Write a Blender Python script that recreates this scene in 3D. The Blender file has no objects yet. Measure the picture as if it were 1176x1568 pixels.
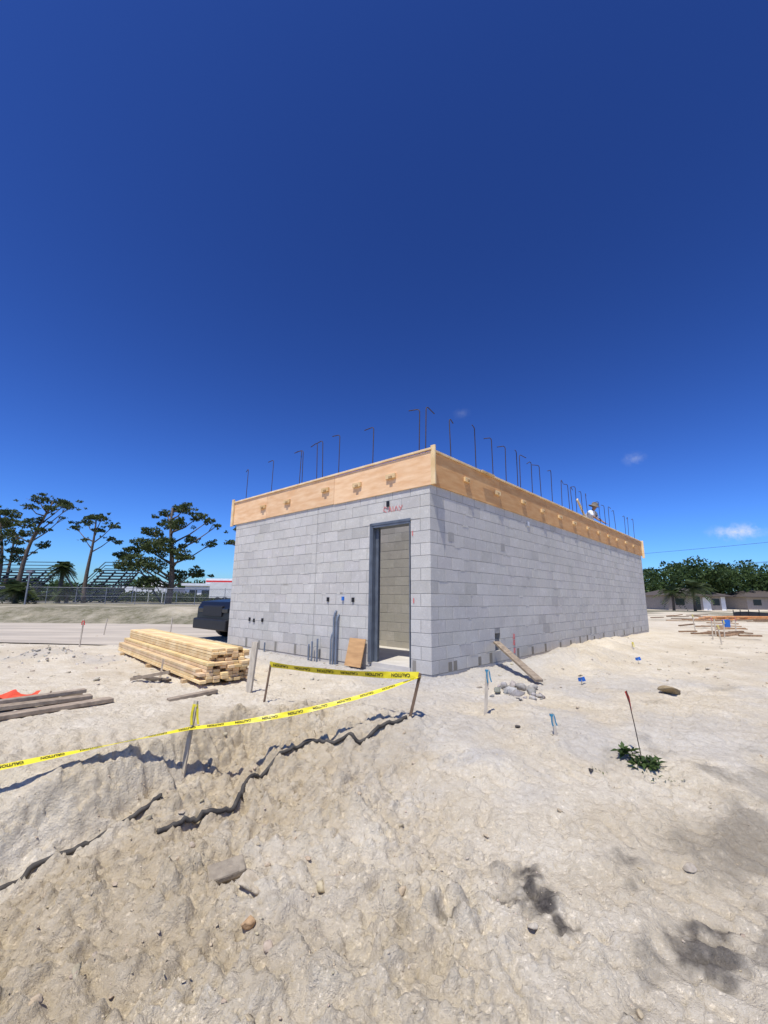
import bpy, bmesh, math, random
import numpy as np
from mathutils import Vector, Matrix
random.seed(7); rng=np.random.default_rng(7)
scn=bpy.context.scene
# ---------------------------------------------------------------- helpers
def link(o,parent=None):
    bpy.context.collection.objects.link(o)
    if parent: o.parent=parent
    return o
def empty(name):
    e=bpy.data.objects.new(name,None); return link(e)
def N(nt,t,**k):
    n=nt.nodes.new(t)
    for a,b in k.items(): setattr(n,a,b)
    return n
def mat(name,col,col2=None,scale=8,rough=.8,bump=0,bscale=40,metal=0,detail=6,attr=None,stretch=None,lo=.35,hi=.65,spec=.3,extra=None):
    m=bpy.data.materials.new(name); m.use_nodes=True; nt=m.node_tree
    b=nt.nodes['Principled BSDF']; b.inputs['Roughness'].default_value=rough; b.inputs['Metallic'].default_value=metal
    b.inputs['Specular IOR Level'].default_value=spec
    tc=N(nt,'ShaderNodeTexCoord'); vec=tc.outputs['Object']
    if stretch:
        mp=N(nt,'ShaderNodeMapping'); mp.inputs['Scale'].default_value=stretch; nt.links.new(vec,mp.inputs[0]); vec=mp.outputs[0]
    if col2 is None: col2=tuple(c*.75 for c in col)
    no=N(nt,'ShaderNodeTexNoise'); no.inputs['Scale'].default_value=scale; no.inputs['Detail'].default_value=detail
    nt.links.new(vec,no.inputs['Vector'])
    r=N(nt,'ShaderNodeMapRange'); r.inputs[1].default_value=lo; r.inputs[2].default_value=hi
    nt.links.new(no.outputs[0],r.inputs[0])
    mx=N(nt,'ShaderNodeMix',data_type='RGBA'); mx.inputs[6].default_value=(*col,1); mx.inputs[7].default_value=(*col2,1)
    nt.links.new(r.outputs[0],mx.inputs[0]); out=mx.outputs[2]
    if attr:
        at=N(nt,'ShaderNodeAttribute',attribute_name=attr)
        m2=N(nt,'ShaderNodeMix',data_type='RGBA',blend_type='MULTIPLY'); m2.inputs[0].default_value=1
        nt.links.new(out,m2.inputs[6]); nt.links.new(at.outputs['Color'],m2.inputs[7]); out=m2.outputs[2]
    nt.links.new(out,b.inputs['Base Color'])
    if bump:
        n2=N(nt,'ShaderNodeTexNoise'); n2.inputs['Scale'].default_value=bscale; n2.inputs['Detail'].default_value=5
        nt.links.new(vec,n2.inputs['Vector'])
        bp=N(nt,'ShaderNodeBump'); bp.inputs['Strength'].default_value=1; bp.inputs['Distance'].default_value=bump
        nt.links.new(n2.outputs[0],bp.inputs['Height']); nt.links.new(bp.outputs[0],b.inputs['Normal'])
    return m
class MB:
    def __init__(s): s.v=[];s.f=[];s.c=[];s.mi=[]
    def face(s,pts,col=(1,1,1),mi=0):
        n=len(s.v); s.v+= [tuple(p) for p in pts]; s.f.append(tuple(range(n,n+len(pts)))); s.c.append(col); s.mi.append(mi)
    def box(s,o,a,b,c,col=(1,1,1),mi=0):
        o=Vector(o);a=Vector(a);b=Vector(b);c=Vector(c)
        if a.cross(b).dot(c)<0: a,b=b,a
        n=len(s.v); P=[o,o+a,o+a+b,o+b,o+c,o+a+c,o+a+b+c,o+b+c]; s.v+=[tuple(p) for p in P]
        for q in ((0,3,2,1),(4,5,6,7),(0,1,5,4),(1,2,6,5),(2,3,7,6),(3,0,4,7)):
            s.f.append(tuple(n+i for i in q)); s.c.append(col); s.mi.append(mi)
    def cbox(s,cen,size,rz=0,col=(1,1,1),mi=0,R=None):
        R=R or Matrix.Rotation(rz,3,'Z'); a=R@Vector((size[0],0,0));b=R@Vector((0,size[1],0));c=R@Vector((0,0,size[2]))
        s.box(Vector(cen)-(a+b+c)/2,a,b,c,col,mi)
    def beam(s,p,q,w,h,up=(0,0,1),col=(1,1,1),mi=0):
        p=Vector(p);q=Vector(q);d=q-p; x=d.cross(Vector(up)).normalized(); y=x.cross(d).normalized()
        s.box(p-x*w/2-y*h/2,x*w,y*h,d,col,mi)
    def tube(s,path,rad,n=8,col=(1,1,1),mi=0,cap=True):
        path=[Vector(p) for p in path]
        if not hasattr(rad,'__len__'): rad=[rad]*len(path)
        base=len(s.v); prev=None
        for i,p in enumerate(path):
            d=(path[min(i+1,len(path)-1)]-path[max(i-1,0)]).normalized()
            if prev is None: x=d.orthogonal().normalized()
            else: x=(prev-d*prev.dot(d)).normalized()
            prev=x; y=d.cross(x)
            for k in range(n):
                a=2*math.pi*k/n; s.v.append(tuple(p+(x*math.cos(a)+y*math.sin(a))*rad[i]))
        for i in range(len(path)-1):
            for k in range(n):
                a=base+i*n+k;b=base+i*n+(k+1)%n
                s.f.append((a,b,b+n,a+n)); s.c.append(col); s.mi.append(mi)
        if cap:
            s.f.append(tuple(base+k for k in reversed(range(n)))); s.c.append(col); s.mi.append(mi)
            e=base+(len(path)-1)*n; s.f.append(tuple(e+k for k in range(n))); s.c.append(col); s.mi.append(mi)
    def obj(s,name,mats,parent=None,smooth=False,bevel=0):
        me=bpy.data.meshes.new(name); me.from_pydata(s.v,[],s.f)
        for m in (mats if isinstance(mats,(list,tuple)) else [mats]): me.materials.append(m)
        ca=me.attributes.new('vc','FLOAT_COLOR','CORNER')
        arr=[]
        for f,c in zip(s.f,s.c): arr+=[c[0],c[1],c[2],1.0]*len(f)
        ca.data.foreach_set('color',arr)
        me.polygons.foreach_set('material_index',s.mi)
        if smooth: me.polygons.foreach_set('use_smooth',[True]*len(s.f))
        me.update(); o=bpy.data.objects.new(name,me); link(o,parent)
        if bevel:
            bv=o.modifiers.new('b','BEVEL'); bv.width=bevel; bv.segments=2; bv.limit_method='ANGLE'
        return o
def tri_mesh(name,V,F,mats,col=None,parent=None,smooth=False):
    me=bpy.data.meshes.new(name); nv=len(V); nf,k=F.shape
    me.vertices.add(nv); me.vertices.foreach_set('co',V.astype(np.float32).ravel())
    me.loops.add(nf*k); me.loops.foreach_set('vertex_index',F.astype(np.int32).ravel())
    me.polygons.add(nf); me.polygons.foreach_set('loop_start',np.arange(0,nf*k,k,dtype=np.int32))
    me.polygons.foreach_set('loop_total',np.full(nf,k,dtype=np.int32))
    if smooth: me.polygons.foreach_set('use_smooth',np.ones(nf,bool))
    me.update(calc_edges=True)
    if col is not None:
        ca=me.attributes.new('vc','FLOAT_COLOR','POINT'); ca.data.foreach_set('color',np.c_[col,np.ones(nv)].astype(np.float32).ravel())
    for m in (mats if isinstance(mats,(list,tuple)) else [mats]): me.materials.append(m)
    o=bpy.data.objects.new(name,me); return link(o,parent)
# ---------------------------------------------------------------- terrain
def h2(i,j,s):
    i=i.astype(np.int64);j=j.astype(np.int64)
    n=(i*374761393+j*668265263+s*1442695041)&0xffffffff
    n=((n^(n>>13))*1274126177)&0xffffffff
    n=(n^(n>>16))&0xffffffff
    return n/4294967295.0
def vn(x,y,s=0):
    x0=np.floor(x);y0=np.floor(y);fx=x-x0;fy=y-y0
    fx=fx*fx*(3-2*fx);fy=fy*fy*(3-2*fy)
    a=h2(x0,y0,s);b=h2(x0+1,y0,s);c=h2(x0,y0+1,s);d=h2(x0+1,y0+1,s)
    return (a*(1-fx)+b*fx)*(1-fy)+(c*(1-fx)+d*fx)*fy
def rot(x,y,a): return x*math.cos(a)-y*math.sin(a), x*math.sin(a)+y*math.cos(a)
def fbm(x,y,sc,o,s=0):
    t=0;amp=.5;tot=0
    for i in range(o):
        X,Y=rot(x,y,.6+i*1.1); t=t+amp*vn(X/sc+17.3*i,Y/sc+5.1*i,s+i); tot+=amp; amp*=.55; sc*=.5
    return t/tot
def worley(x,y,sc,s=0):
    x=x/sc;y=y/sc; x0=np.floor(x);y0=np.floor(y); best=np.full(x.shape,9.0)
    for i in(-1,0,1):
        for j in(-1,0,1):
            px=x0+i+h2(x0+i,y0+j,s); py=y0+j+h2(x0+i,y0+j,s+50)
            best=np.minimum(best,(px-x)**2+(py-y)**2)
    return np.sqrt(best)
def sm(a,b,x):
    t=np.clip((x-a)/(b-a),0,1); return t*t*(3-2*t)
def brk(x,y):
    yb=np.interp(x,[-6,-2.45,-1.94,-1.35,-.5,.3,1.0,2,4],[1.5,3.0,3.86,5.05,5.1,4.8,4.9,5.2,5.5])
    W=np.interp(x,[-1.5,0,1.2],[.8,1.3,3.4]); return yb-y,W
def base(x,y):
    d,W=brk(x,y)
    h=-.36*sm(0,1,d/W)
    h=h+.15*np.exp(-(((x+.4)/.65)**2+((y-4.35)/.42)**2))+.10*np.exp(-(((x+.2)/.5)**2+((y-3.3)/.5)**2))
    b=sm(19,21.5,y+.6*fbm(x,y,6,2,77))*sm(-4,-8,x)
    h=h+b*(.62-.3*sm(24,40,y))
    return h
def rough(x,y):
    d,W=brk(x+.25*(fbm(x,y,.5,2,9)-.5),y)
    return sm(-.12,.2,d)*sm(1.2,-.4,x+.3*(y-3)-.3*(fbm(x,y,.6,2,19)-.5))
def ground(x,y):
    x=np.asarray(x,float);y=np.asarray(y,float)
    h=base(x,y); R=rough(x,y); d,W=brk(x,y)
    far=sm(14,9,np.hypot(x,y-4)); road=sm(10.6,11.2,y)*sm(19.2,18.8,y)*sm(-4.5,-6,x)
    n=.07*(fbm(x,y,1.1,3,1)-.5)
    n=n+.05*(fbm(x,y,.26,5,2)-.5)
    m=sm(.42,.58,fbm(x,y,.55,3,31)); m2=sm(.40,.58,fbm(x,y,.35,3,41))
    f1=fbm(x,y,.20,5,101);f2=fbm(x,y,.10,4,111);f3=fbm(x,y,.05,3,121)
    n=n+(.009*m+.030*R)*sm(.49,.55,f1)+(.004+.008*m2+.022*R)*sm(.49,.58,f2)+(.003+.004*m2+.010*R)*sm(.48,.62,f3)
    n=n-(.004+.020*R)*sm(.44,.37,f2)
    xx=x+.05*fbm(x,y,.06,3,4);yy=y+.05*fbm(x,y,.06,3,5)
    w=np.clip(1-worley(xx,yy,.17,11)/.42,0,1); w2=np.clip(1-worley(xx,yy,.07,21)/.42,0,1)
    n=n+(.010+.05*R)*w**.5*sm(.5,.6,fbm(x,y,.4,2,33))+(.008+.020*R)*w2**.5*m
    # footprints: shallow oval dents
    fu=np.floor(x/.42);fv=np.floor(y/.42)
    for i in (-1,0,1):
        for j in (-1,0,1):
            cx=(fu+i+.5+.7*(h2(fu+i,fv+j,501)-.5))*.42; cy=(fv+j+.5+.7*(h2(fu+i,fv+j,502)-.5))*.42; an=h2(fu+i,fv+j,503)*6.28
            u=(x-cx)*np.cos(an)+(y-cy)*np.sin(an); v=-(x-cx)*np.sin(an)+(y-cy)*np.cos(an)
            q=(u/.13)**2+(v/.052)**2; on=(h2(fu+i,fv+j,504)<.42)
            n=n+on*(-.020*np.exp(-q**2)+.009*np.exp(-(q-1.5)**2*2))*far
    n=n+R*(.20*(fbm(x,y,.5,4,66)-.5))
    lip=np.exp(-((d+.02)/.16)**2)*sm(.9,.2,x)*(.005+.04*sm(.35,.7,fbm(x,y,.35,3,67)))*sm(-2.4,-1.4,x); n=n+lip
    for (px,py,a,wd,s) in ((3.4,4.5,.42,.20,1),(4.0,5.9,.30,.2,2),(1.6,2.6,.95,.17,3),(-.4,1.9,1.2,.15,4),(2.6,2.9,.6,.18,5)):
        u=(x-px)*math.cos(a)+(y-py)*math.sin(a); v=-(x-px)*math.sin(a)+(y-py)*math.cos(a)+.12*np.sin(u*.8+s)
        k=np.exp(-(v/wd)**6)*sm(.38,.55,fbm(x,y,.7,3,140+s))
        n=n*(1-.45*k)+k*(-.016+.010*np.tanh(3*np.sin(u*2*math.pi/.13+np.sign(v)*1.2+v*8)))
    trench=np.exp(-((x+2.3+.25*(y-2.9))/.36)**2)*sm(3.4,3.0,y)*sm(1.6,2.3,y); n=n-.16*trench
    heap=.09*np.exp(-((y-8.3-.25*np.sin(x*1.7))/.5)**2)*sm(-5.0,-6.0,x)*sm(.3,.7,fbm(x,y,.7,2,91))
    n=n+heap*2.0*(.5+fbm(x,y,.15,3,92))
    th=.7387; tx=(x-.7492)*math.sin(th)+(y-6.8195)*math.cos(th); tn=(x-.7492)*math.cos(th)-(y-6.8195)*math.sin(th)
    st=sm(1.9,.9,tn)*sm(.0,.5,tn)*sm(2.0,3.4,tx)*sm(15.5,14,tx)
    n=n+st*(.13+.34*(fbm(x,y,.5,5,95)-.35))
    far2=sm(60,20,np.hypot(x,y))
    n=n*np.maximum(far,.35*far2)+ .25*(fbm(x,y,3.5,3,61)-.5)*sm(9,14,np.hypot(x,y))*far2*.5
    inb=(tx>.02)&(tx<14.8)&(tn<-.02)&(tn>-6.18)
    h=h+n*(1-road)
    h=np.where(inb,-.05,h)
    return h-.02*road
def gz(x,y): return float(ground(np.array([x]),np.array([y]))[0])
def axis(lo,hi,step,neg,pos,g=1.05):
    a=list(np.arange(lo,hi,step)); s=step;p=a[-1];o=[]
    while p<pos: s=s*g; p+=s; o.append(p)
    s=step;p=a[0];q=[]
    while p>neg: s=s*g; p-=s; q.append(p)
    return np.array(q[::-1]+a+o)
xs=axis(-3.6,4.2,.0125,-1500,1500,1.045); ys=axis(1.4,5.8,.0115,-40,2500,1.03)
X,Y=np.meshgrid(xs,ys); Z=ground(X,Y)
V=np.stack([X.ravel(),Y.ravel(),Z.ravel()],1); nx,ny=len(xs),len(ys)
idx=np.arange(nx*ny).reshape(ny,nx); F=np.stack([idx[:-1,:-1].ravel(),idx[:-1,1:].ravel(),idx[1:,1:].ravel(),idx[1:,:-1].ravel()],1)
gm=bpy.data.materials.new('sandy_ground'); gm.use_nodes=True; nt=gm.node_tree; B=nt.nodes['Principled BSDF']; B.inputs['Roughness'].default_value=.95; B.inputs['Specular IOR Level'].default_value=.12
tc=N(nt,'ShaderNodeTexCoord')
def noise(nt,vec,sc,de=6,ro=.6):
    n=N(nt,'ShaderNodeTexNoise'); n.inputs['Scale'].default_value=sc;n.inputs['Detail'].default_value=de;n.inputs['Roughness'].default_value=ro
    nt.links.new(vec,n.inputs['Vector']); return n.outputs[0]
def rng_(nt,s,a,b,c=0,d=1):
    r=N(nt,'ShaderNodeMapRange'); 
    for i,v in enumerate((a,b,c,d)): r.inputs[i+1].default_value=v
    nt.links.new(s,r.inputs[0]); return r.outputs[0]
def mixc(nt,fac,a,b,bt='MIX'):
    m=N(nt,'ShaderNodeMix',data_type='RGBA',blend_type=bt)
    if isinstance(fac,(int,float)): m.inputs[0].default_value=fac
    else: nt.links.new(fac,m.inputs[0])
    for k,q in ((6,a),(7,b)):
        if isinstance(q,tuple): m.inputs[k].default_value=(*q,1)
        else: nt.links.new(q,m.inputs[k])
    return m.outputs[2]
vec=tc.outputs['Object']
c=mixc(nt,rng_(nt,noise(nt,vec,2.2,8),.38,.62),(.67,.575,.415),(.75,.665,.515))
c=mixc(nt,rng_(nt,noise(nt,vec,.8,8),.48,.68,0,.6),c,(.56,.47,.33))
c=mixc(nt,rng_(nt,noise(nt,vec,7,8,.7),.5,.7,0,.45),c,(.53,.45,.32))
c=mixc(nt,rng_(nt,noise(nt,vec,28,6),.45,.72,0,.5),c,(.50,.42,.295))
c=mixc(nt,rng_(nt,noise(nt,vec,70,3),.55,.75,0,.5),c,(.80,.735,.60))
def A(n): return N(nt,'ShaderNodeAttribute',attribute_name=n).outputs['Fac']
c=mixc(nt,A('brown'),c,mixc(nt,rng_(nt,noise(nt,vec,12,6),.3,.7),(.48,.385,.245),(.60,.505,.355)))
c=mixc(nt,A('gray'),c,mixc(nt,rng_(nt,noise(nt,vec,20,6),.3,.7),(.41,.385,.345),(.56,.535,.49)))
c=mixc(nt,A('grass'),c,mixc(nt,rng_(nt,noise(nt,vec,3,8,.8),.4,.6),(.12,.115,.06),(.30,.265,.19)))
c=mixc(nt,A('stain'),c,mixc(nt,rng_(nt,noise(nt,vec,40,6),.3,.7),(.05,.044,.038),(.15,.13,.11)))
nt.links.new(c,B.inputs['Base Color'])
bp=N(nt,'ShaderNodeBump'); bp.inputs['Distance'].default_value=.0075; bp.inputs['Strength'].default_value=.95
n1=rng_(nt,noise(nt,vec,30,8,.7),.40,.62); n2=rng_(nt,noise(nt,vec,85,5,.6),.42,.62,0,.4)
hh=N(nt,'ShaderNodeMath',operation='ADD'); nt.links.new(n1,hh.inputs[0]); nt.links.new(n2,hh.inputs[1])
nt.links.new(hh.outputs[0],bp.inputs['Height']); nt.links.new(bp.outputs[0],B.inputs['Normal'])
go=tri_mesh('ground',V,F,gm,smooth=True)
x=V[:,0];y=V[:,1]
def blob(cx,cy,rx,ry,a,s):
    dx=(x-cx)*math.cos(a)+(y-cy)*math.sin(a); dy=-(x-cx)*math.sin(a)+(y-cy)*math.cos(a)
    k=min(rx,ry)
    d=np.sqrt((dx/rx)**2+(dy/ry)**2)+2.6*(fbm(x,y,max(.1,k*.9),5,s)-.5)
    return sm(1.0,.2,d)
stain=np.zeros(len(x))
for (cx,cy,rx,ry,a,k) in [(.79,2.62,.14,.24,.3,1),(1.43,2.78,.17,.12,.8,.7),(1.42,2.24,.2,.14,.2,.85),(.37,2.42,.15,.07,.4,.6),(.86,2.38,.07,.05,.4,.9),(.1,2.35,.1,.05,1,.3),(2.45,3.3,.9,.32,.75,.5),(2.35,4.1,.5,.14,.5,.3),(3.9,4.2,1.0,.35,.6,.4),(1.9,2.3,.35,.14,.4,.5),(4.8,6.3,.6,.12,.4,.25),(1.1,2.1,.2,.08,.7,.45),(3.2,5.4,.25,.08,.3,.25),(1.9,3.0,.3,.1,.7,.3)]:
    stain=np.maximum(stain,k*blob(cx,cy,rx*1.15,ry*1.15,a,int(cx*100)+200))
th=.7387; tx=(x-.7492)*math.sin(th)+(y-6.8195)*math.cos(th); tn=(x-.7492)*math.cos(th)-(y-6.8195)*math.sin(th)
gray=np.maximum(.75*sm(1.5,.3,tn+.8*(fbm(x,y,.6,3,71)-.5))*sm(-1.5,0,tx)*sm(-.4,-.1,tn)*sm(5,3,tx), .8*sm(-1.4,-.3,tx+.7*(fbm(x,y,.6,3,72)-.5))*sm(.6,.1,tx)*sm(1.2,0,tn)*sm(-6.5,-5,tn))
gray=np.maximum(gray,.6*blob(.8,3.9,.35,.3,0,301)); gray=np.maximum(gray,.45*blob(1.0,5.6,1.2,.5,.2,302)); gray=np.maximum(gray,.5*blob(-6.5,8.3,1.8,.7,.2,303))
gray=np.maximum(gray,.4*blob(3.0,4.5,1.2,.7,.5,305)); gray=np.maximum(gray,.5*sm(.50,.66,fbm(x,y,1.4,5,333))*sm(-1,1,x)*sm(10,6,y))
brown=np.clip(.8*rough(x,y)*sm(.33,.6,fbm(x,y,.7,4,88))+.85*blob(-.3,4.35,.8,.5,0,306)+.35*sm(.5,.65,fbm(x,y,1.2,4,89)),0,.9)
grass=sm(18.3,19.6,y+1.2*fbm(x,y,2,3,15))*sm(-3,-6,x)*(.45+.5*sm(.3,.55,fbm(x,y,1.5,4,16)))
grass=np.maximum(grass,sm(26,60,np.hypot(x,y)+8*fbm(x,y,4,3,17))*sm(.35,.6,fbm(x,y,5,4,18)))
for n,a in (('stain',stain),('gray',gray),('brown',brown),('grass',grass)):
    at=go.data.attributes.new(n,'FLOAT','POINT'); at.data.foreach_set('value',a.astype(np.float32))
rm=mat('packed_dirt',(.55,.475,.365),(.40,.345,.27),scale=.9,rough=.95,bump=.02,bscale=12,detail=10,stretch=(.35,1.6,1))
rx=np.linspace(-90,-4.6,120); ry=np.linspace(11.0,18.9,16)
RX,RY=np.meshgrid(rx,ry); RY=RY+.25*np.sin(RX*.4)*((RY<11.2)|(RY>18.7)); RZ=np.zeros_like(RX)+.012+.02*(fbm(RX,RY,2,2,5)-.5)
ii=np.arange(RX.size).reshape(RX.shape)
tri_mesh('dirt_road',np.stack([RX.ravel(),RY.ravel(),RZ.ravel()],1),np.stack([ii[:-1,:-1].ravel(),ii[:-1,1:].ravel(),ii[1:,1:].ravel(),ii[1:,:-1].ravel()],1),rm,smooth=True)
# rocks / clods
def ico(sub):
    bm=bmesh.new(); bmesh.ops.create_icosphere(bm,subdivisions=sub,radius=1)
    v=np.array([tuple(q.co) for q in bm.verts]); f=np.array([[w.index for w in q.verts] for q in bm.faces]); bm.free(); return v,f
def rocks(name,px,py,sz,sub,m,cols,flat=.65,sink=.3,jt=.22):
    v,f=ico(sub); n=len(px); nv=len(v)
    ang=rng.uniform(0,6.28,n)
    P=np.repeat(v[None],n,0)
    for q in range(9):
        nn=rng.normal(0,1,(n,3)); nn/=np.linalg.norm(nn,axis=1)[:,None]; cd_=rng.uniform(.35,.8,n)
        dd=np.einsum('nvj,nj->nv',P,nn)-cd_[:,None]; P=P-np.clip(dd,0,None)[...,None]*nn[:,None,:]
    P=P*(1+rng.normal(0,jt*.4,(n,nv,1)))
    P=P*rng.uniform(.65,1.5,(n,1,3)); P[:,:,2]*=flat
    t=rng.uniform(-.5,.5,n)[:,None]; c_,s_=np.cos(t),np.sin(t)
    a,b=P[:,:,0].copy(),P[:,:,2].copy(); P[:,:,0]=a*c_-b*s_; P[:,:,2]=a*s_+b*c_
    c_,s_=np.cos(ang)[:,None],np.sin(ang)[:,None]; a,b=P[:,:,0].copy(),P[:,:,1].copy(); P[:,:,0]=a*c_-b*s_; P[:,:,1]=a*s_+b*c_
    P*=sz[:,None,None]; z=ground(px,py)
    P+=np.stack([px,py,z+sz*flat*(1-2*sink)],1)[:,None,:]
    Fx=(f[None]+(np.arange(n)*nv)[:,None,None]).reshape(-1,3)
    col=np.repeat(cols,nv,0)
    return tri_mesh(name,P.reshape(-1,3),Fx,m,col)
stone=mat('limestone_clod',(1,1,1),(.78,.76,.72),scale=30,rough=.95,bump=.008,bscale=60,attr='vc',spec=.1)
def scatter(n,xr,yr,dens):
    px=rng.uniform(*xr,n);py=rng.uniform(*yr,n); k=(rng.uniform(0,1,n)<dens(px,py)); 
    tx=(px-.7492)*math.sin(th)+(py-6.8195)*math.cos(th); tn=(px-.7492)*math.cos(th)-(py-6.8195)*math.sin(th)
    k&=~((tx>-.05)&(tx<15)&(tn<.05)&(tn>-6.3)); return px[k],py[k]
def ccol(n,b=(.56,.47,.34),v=.07): 
    k=rng.normal(1,v,(n,1)); return np.clip(np.array(b)[None]*k+rng.normal(0,.010,(n,3)),.05,.85)
dn=lambda a,b:np.clip(.10+.75*rough(a,b)+.4*(fbm(a,b,.5,3,55)>.57),0,1)*(np.abs(a)<b*1.05+.4)
px,py=scatter(8000,(-5,6),(1.3,6.5),dn); rocks('pebbles',px,py,np.clip(rng.lognormal(-5.2,.4,len(px)),.003,.011),1,stone,ccol(len(px)),flat=.6,sink=.4)
px,py=scatter(1300,(-5,7),(1.3,9),lambda a,b:np.clip(.04+.9*rough(a,b),0,1)*(np.abs(a)<b*1.05+.4)); rocks('soil_clods',px,py,np.clip(rng.lognormal(-4.1,.45,len(px)),.010,.045),2,stone,ccol(len(px),(.50,.415,.29)),flat=.65,sink=.45,jt=.14)
px,py=scatter(1200,(-9,12),(6,14),lambda a,b:.7+0*a); rocks('rubble',px,py,np.clip(rng.lognormal(-3.9,.5,len(px)),.012,.05),1,stone,ccol(len(px),(.54,.47,.36)),flat=.5,sink=.35)
n=40; a=rng.uniform(0,6.28,n); r=np.sqrt(rng.uniform(0,1,n)); px=1.75+.38*r*np.cos(a); py=5.95+.5*r*np.sin(a)
rocks('rock_rubble_pile',px,py,np.clip(rng.lognormal(-3.2,.45,n),.02,.08),2,stone,ccol(n,(.40,.37,.33),.15),sink=.25)
n=130; px=rng.normal(-6.6,.9,n); py=8.4+rng.normal(0,.35,n); rocks('gravel_pile',px,py,rng.uniform(.012,.04,n),1,stone,ccol(n,(.44,.41,.365),.12),sink=.3)
def one_rock(name,x_,y_,s,col,fl=.6): rocks(name,np.array([x_]),np.array([y_]),np.array([s]),3,stone,np.array([col]),flat=fl,sink=.15,jt=.02)
one_rock('limestone_rock',-.70,2.60,.075,(.52,.44,.32)); one_rock('orange_rock',-.64,2.41,.04,(.50,.33,.18))
one_rock('limestone_rock',.72,2.36,.03,(.56,.50,.40)); one_rock('limestone_rock',1.72,2.72,.04,(.42,.36,.28)); one_rock('dark_rock',1.66,3.72,.03,(.10,.09,.08))
one_rock('dark_rock',1.32,4.5,.025,(.12,.11,.1)); one_rock('clay_clod',3.75,5.85,.13,(.36,.28,.17),.5)
pv=MB(); zc=max(gz(-.87+a_,2.77+b_) for a_ in (-.08,0,.08) for b_ in (-.06,0,.06)); pv.cbox((-.87,2.77,zc+.004),(.2,.13,.04),.5,R=Matrix.Rotation(.45,3,'Z')@Matrix.Rotation(-.10,3,'Y')@Matrix.Rotation(.12,3,'X'))
conc=mat('concrete',(.34,.285,.205),(.24,.20,.145),scale=20,bump=.006,bscale=60)
pv.obj('broken_paver',conc,bevel=.01)
# ---------------------------------------------------------------- building
C=Vector((.7492,6.8195,0)); dl=Vector((-math.cos(th),math.sin(th),0)); dr=Vector((math.sin(th),math.cos(th),0)); UZ=Vector((0,0,1))
LA,LB=6.22,14.84; H0=.05; CH=.2033; NC=15; HT=H0+NC*CH
bld=empty('concrete_block_building')
def blockmat(name,t1,t2,t3,t4):
    m=bpy.data.materials.new(name); m.use_nodes=True; nt=m.node_tree; B=nt.nodes['Principled BSDF']; B.inputs['Roughness'].default_value=.92; B.inputs['Specular IOR Level'].default_value=.15
    tc=N(nt,'ShaderNodeTexCoord'); vec=tc.outputs['Object']; at=N(nt,'ShaderNodeAttribute',attribute_name='vc')
    c=mixc(nt,rng_(nt,noise(nt,vec,1.1,7),.35,.65),t1,t2)
    c=mixc(nt,rng_(nt,noise(nt,vec,60,5),.4,.72,0,.55),c,t3)
    c=mixc(nt,rng_(nt,noise(nt,vec,9,8,.75),.53,.70,0,.65),c,t4)
    c=mixc(nt,rng_(nt,noise(nt,vec,2.3,8,.7),.55,.72,0,.45),c,t3)
    sp_=N(nt,'ShaderNodeSeparateXYZ'); nt.links.new(vec,sp_.inputs[0])
    ad=N(nt,'ShaderNodeMath',operation='ADD'); nt.links.new(sp_.outputs[2],ad.inputs[0]); nt.links.new(rng_(nt,noise(nt,vec,3,6),.3,.7,-.25,.25),ad.inputs[1])
    c=mixc(nt,rng_(nt,ad.outputs[0],.45,.0,0,.45),c,(.45,.41,.34))
    c=mixc(nt,1.0,c,at.outputs['Color'],'MULTIPLY')
    nt.links.new(c,B.inputs['Base Color'])
    bp=N(nt,'ShaderNodeBump'); bp.inputs['Distance'].default_value=.003; nt.links.new(noise(nt,vec,120,4,.7),bp.inputs['Height']); nt.links.new(bp.outputs[0],B.inputs['Normal'])
    return m
bm_=blockmat('concrete_block',(.60,.57,.505),(.525,.50,.445),(.40,.38,.34),(.69,.66,.60))
mort=mat('mortar',(.36,.345,.31),(.28,.27,.245),scale=25,bump=.003,bscale=80)
TH=.194
blocks=MB(); core=MB()
def wall(name,org,d,nrm,L,par,openings=(),ce=.004,zt=0,tint=(1,1,1),free=False):
    for k in range(NC):
        z0=H0+k*CH; o=(k+par)%2==1
        start=.2032 if o else 0.0
        end=L-(.2032 if o else 0)
        if free: end=L
        segs=[]; t=start
        if free and o: segs.append((0,.2032)); t=.2032
        while t<end-.02:
            e=min(t+.4064,end); segs.append((t,e)); t=e
        res=[]
        for s,e in segs:
            for (o0,o1,oz0,oz1) in openings:
                if oz0<z0+.1<oz1:
                    if s>=o0-.01 and e<=o1+.01: s=e; break
                    if s<o0<e<=o1+1e-6: e=o0
                    elif o0<=s<o1<e: s=o1
                    elif s<o0 and e>o1: res.append((s,o0)); s=o1
            if e-s>.03: res.append((s,e))
        for s,e in res:
            g=.005; v=random.gauss(1,.032)
            if random.random()<.025: v*=.86
            col=(v*tint[0],v*tint[1]*random.gauss(1,.004),v*tint[2]*random.gauss(1,.008))
            j=random.uniform(-.0012,.0012)
            ga=0 if s<.001 else g; gb=0 if e>L-.001 else g
            blocks.box(org+d*(s+ga)+nrm*j+UZ*(z0+g),d*(e-s-ga-gb),nrm*TH,UZ*(CH-2*g),col)
    m=.0035
    rects=[(ce,L-ce,H0,HT)]
    if openings:
        rects=[]; t=ce
        for (o0,o1,oz0,oz1) in sorted(openings):
            rects.append((t,o0-.006,H0,HT))
            if oz1<HT: rects.append((o0-.006,o1+.006,oz1+.004,HT-.001))
            if oz0>H0: rects.append((o0-.006,o1+.006,H0,oz0-.004))
            t=o1+.006
        rects.append((t,L-ce,H0,HT))
    for a_,b_,c_,d_ in rects:
        core.box(org+d*a_+nrm*m+UZ*c_,d*(b_-a_),nrm*(TH-2*m),UZ*(d_-zt-c_))
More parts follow.
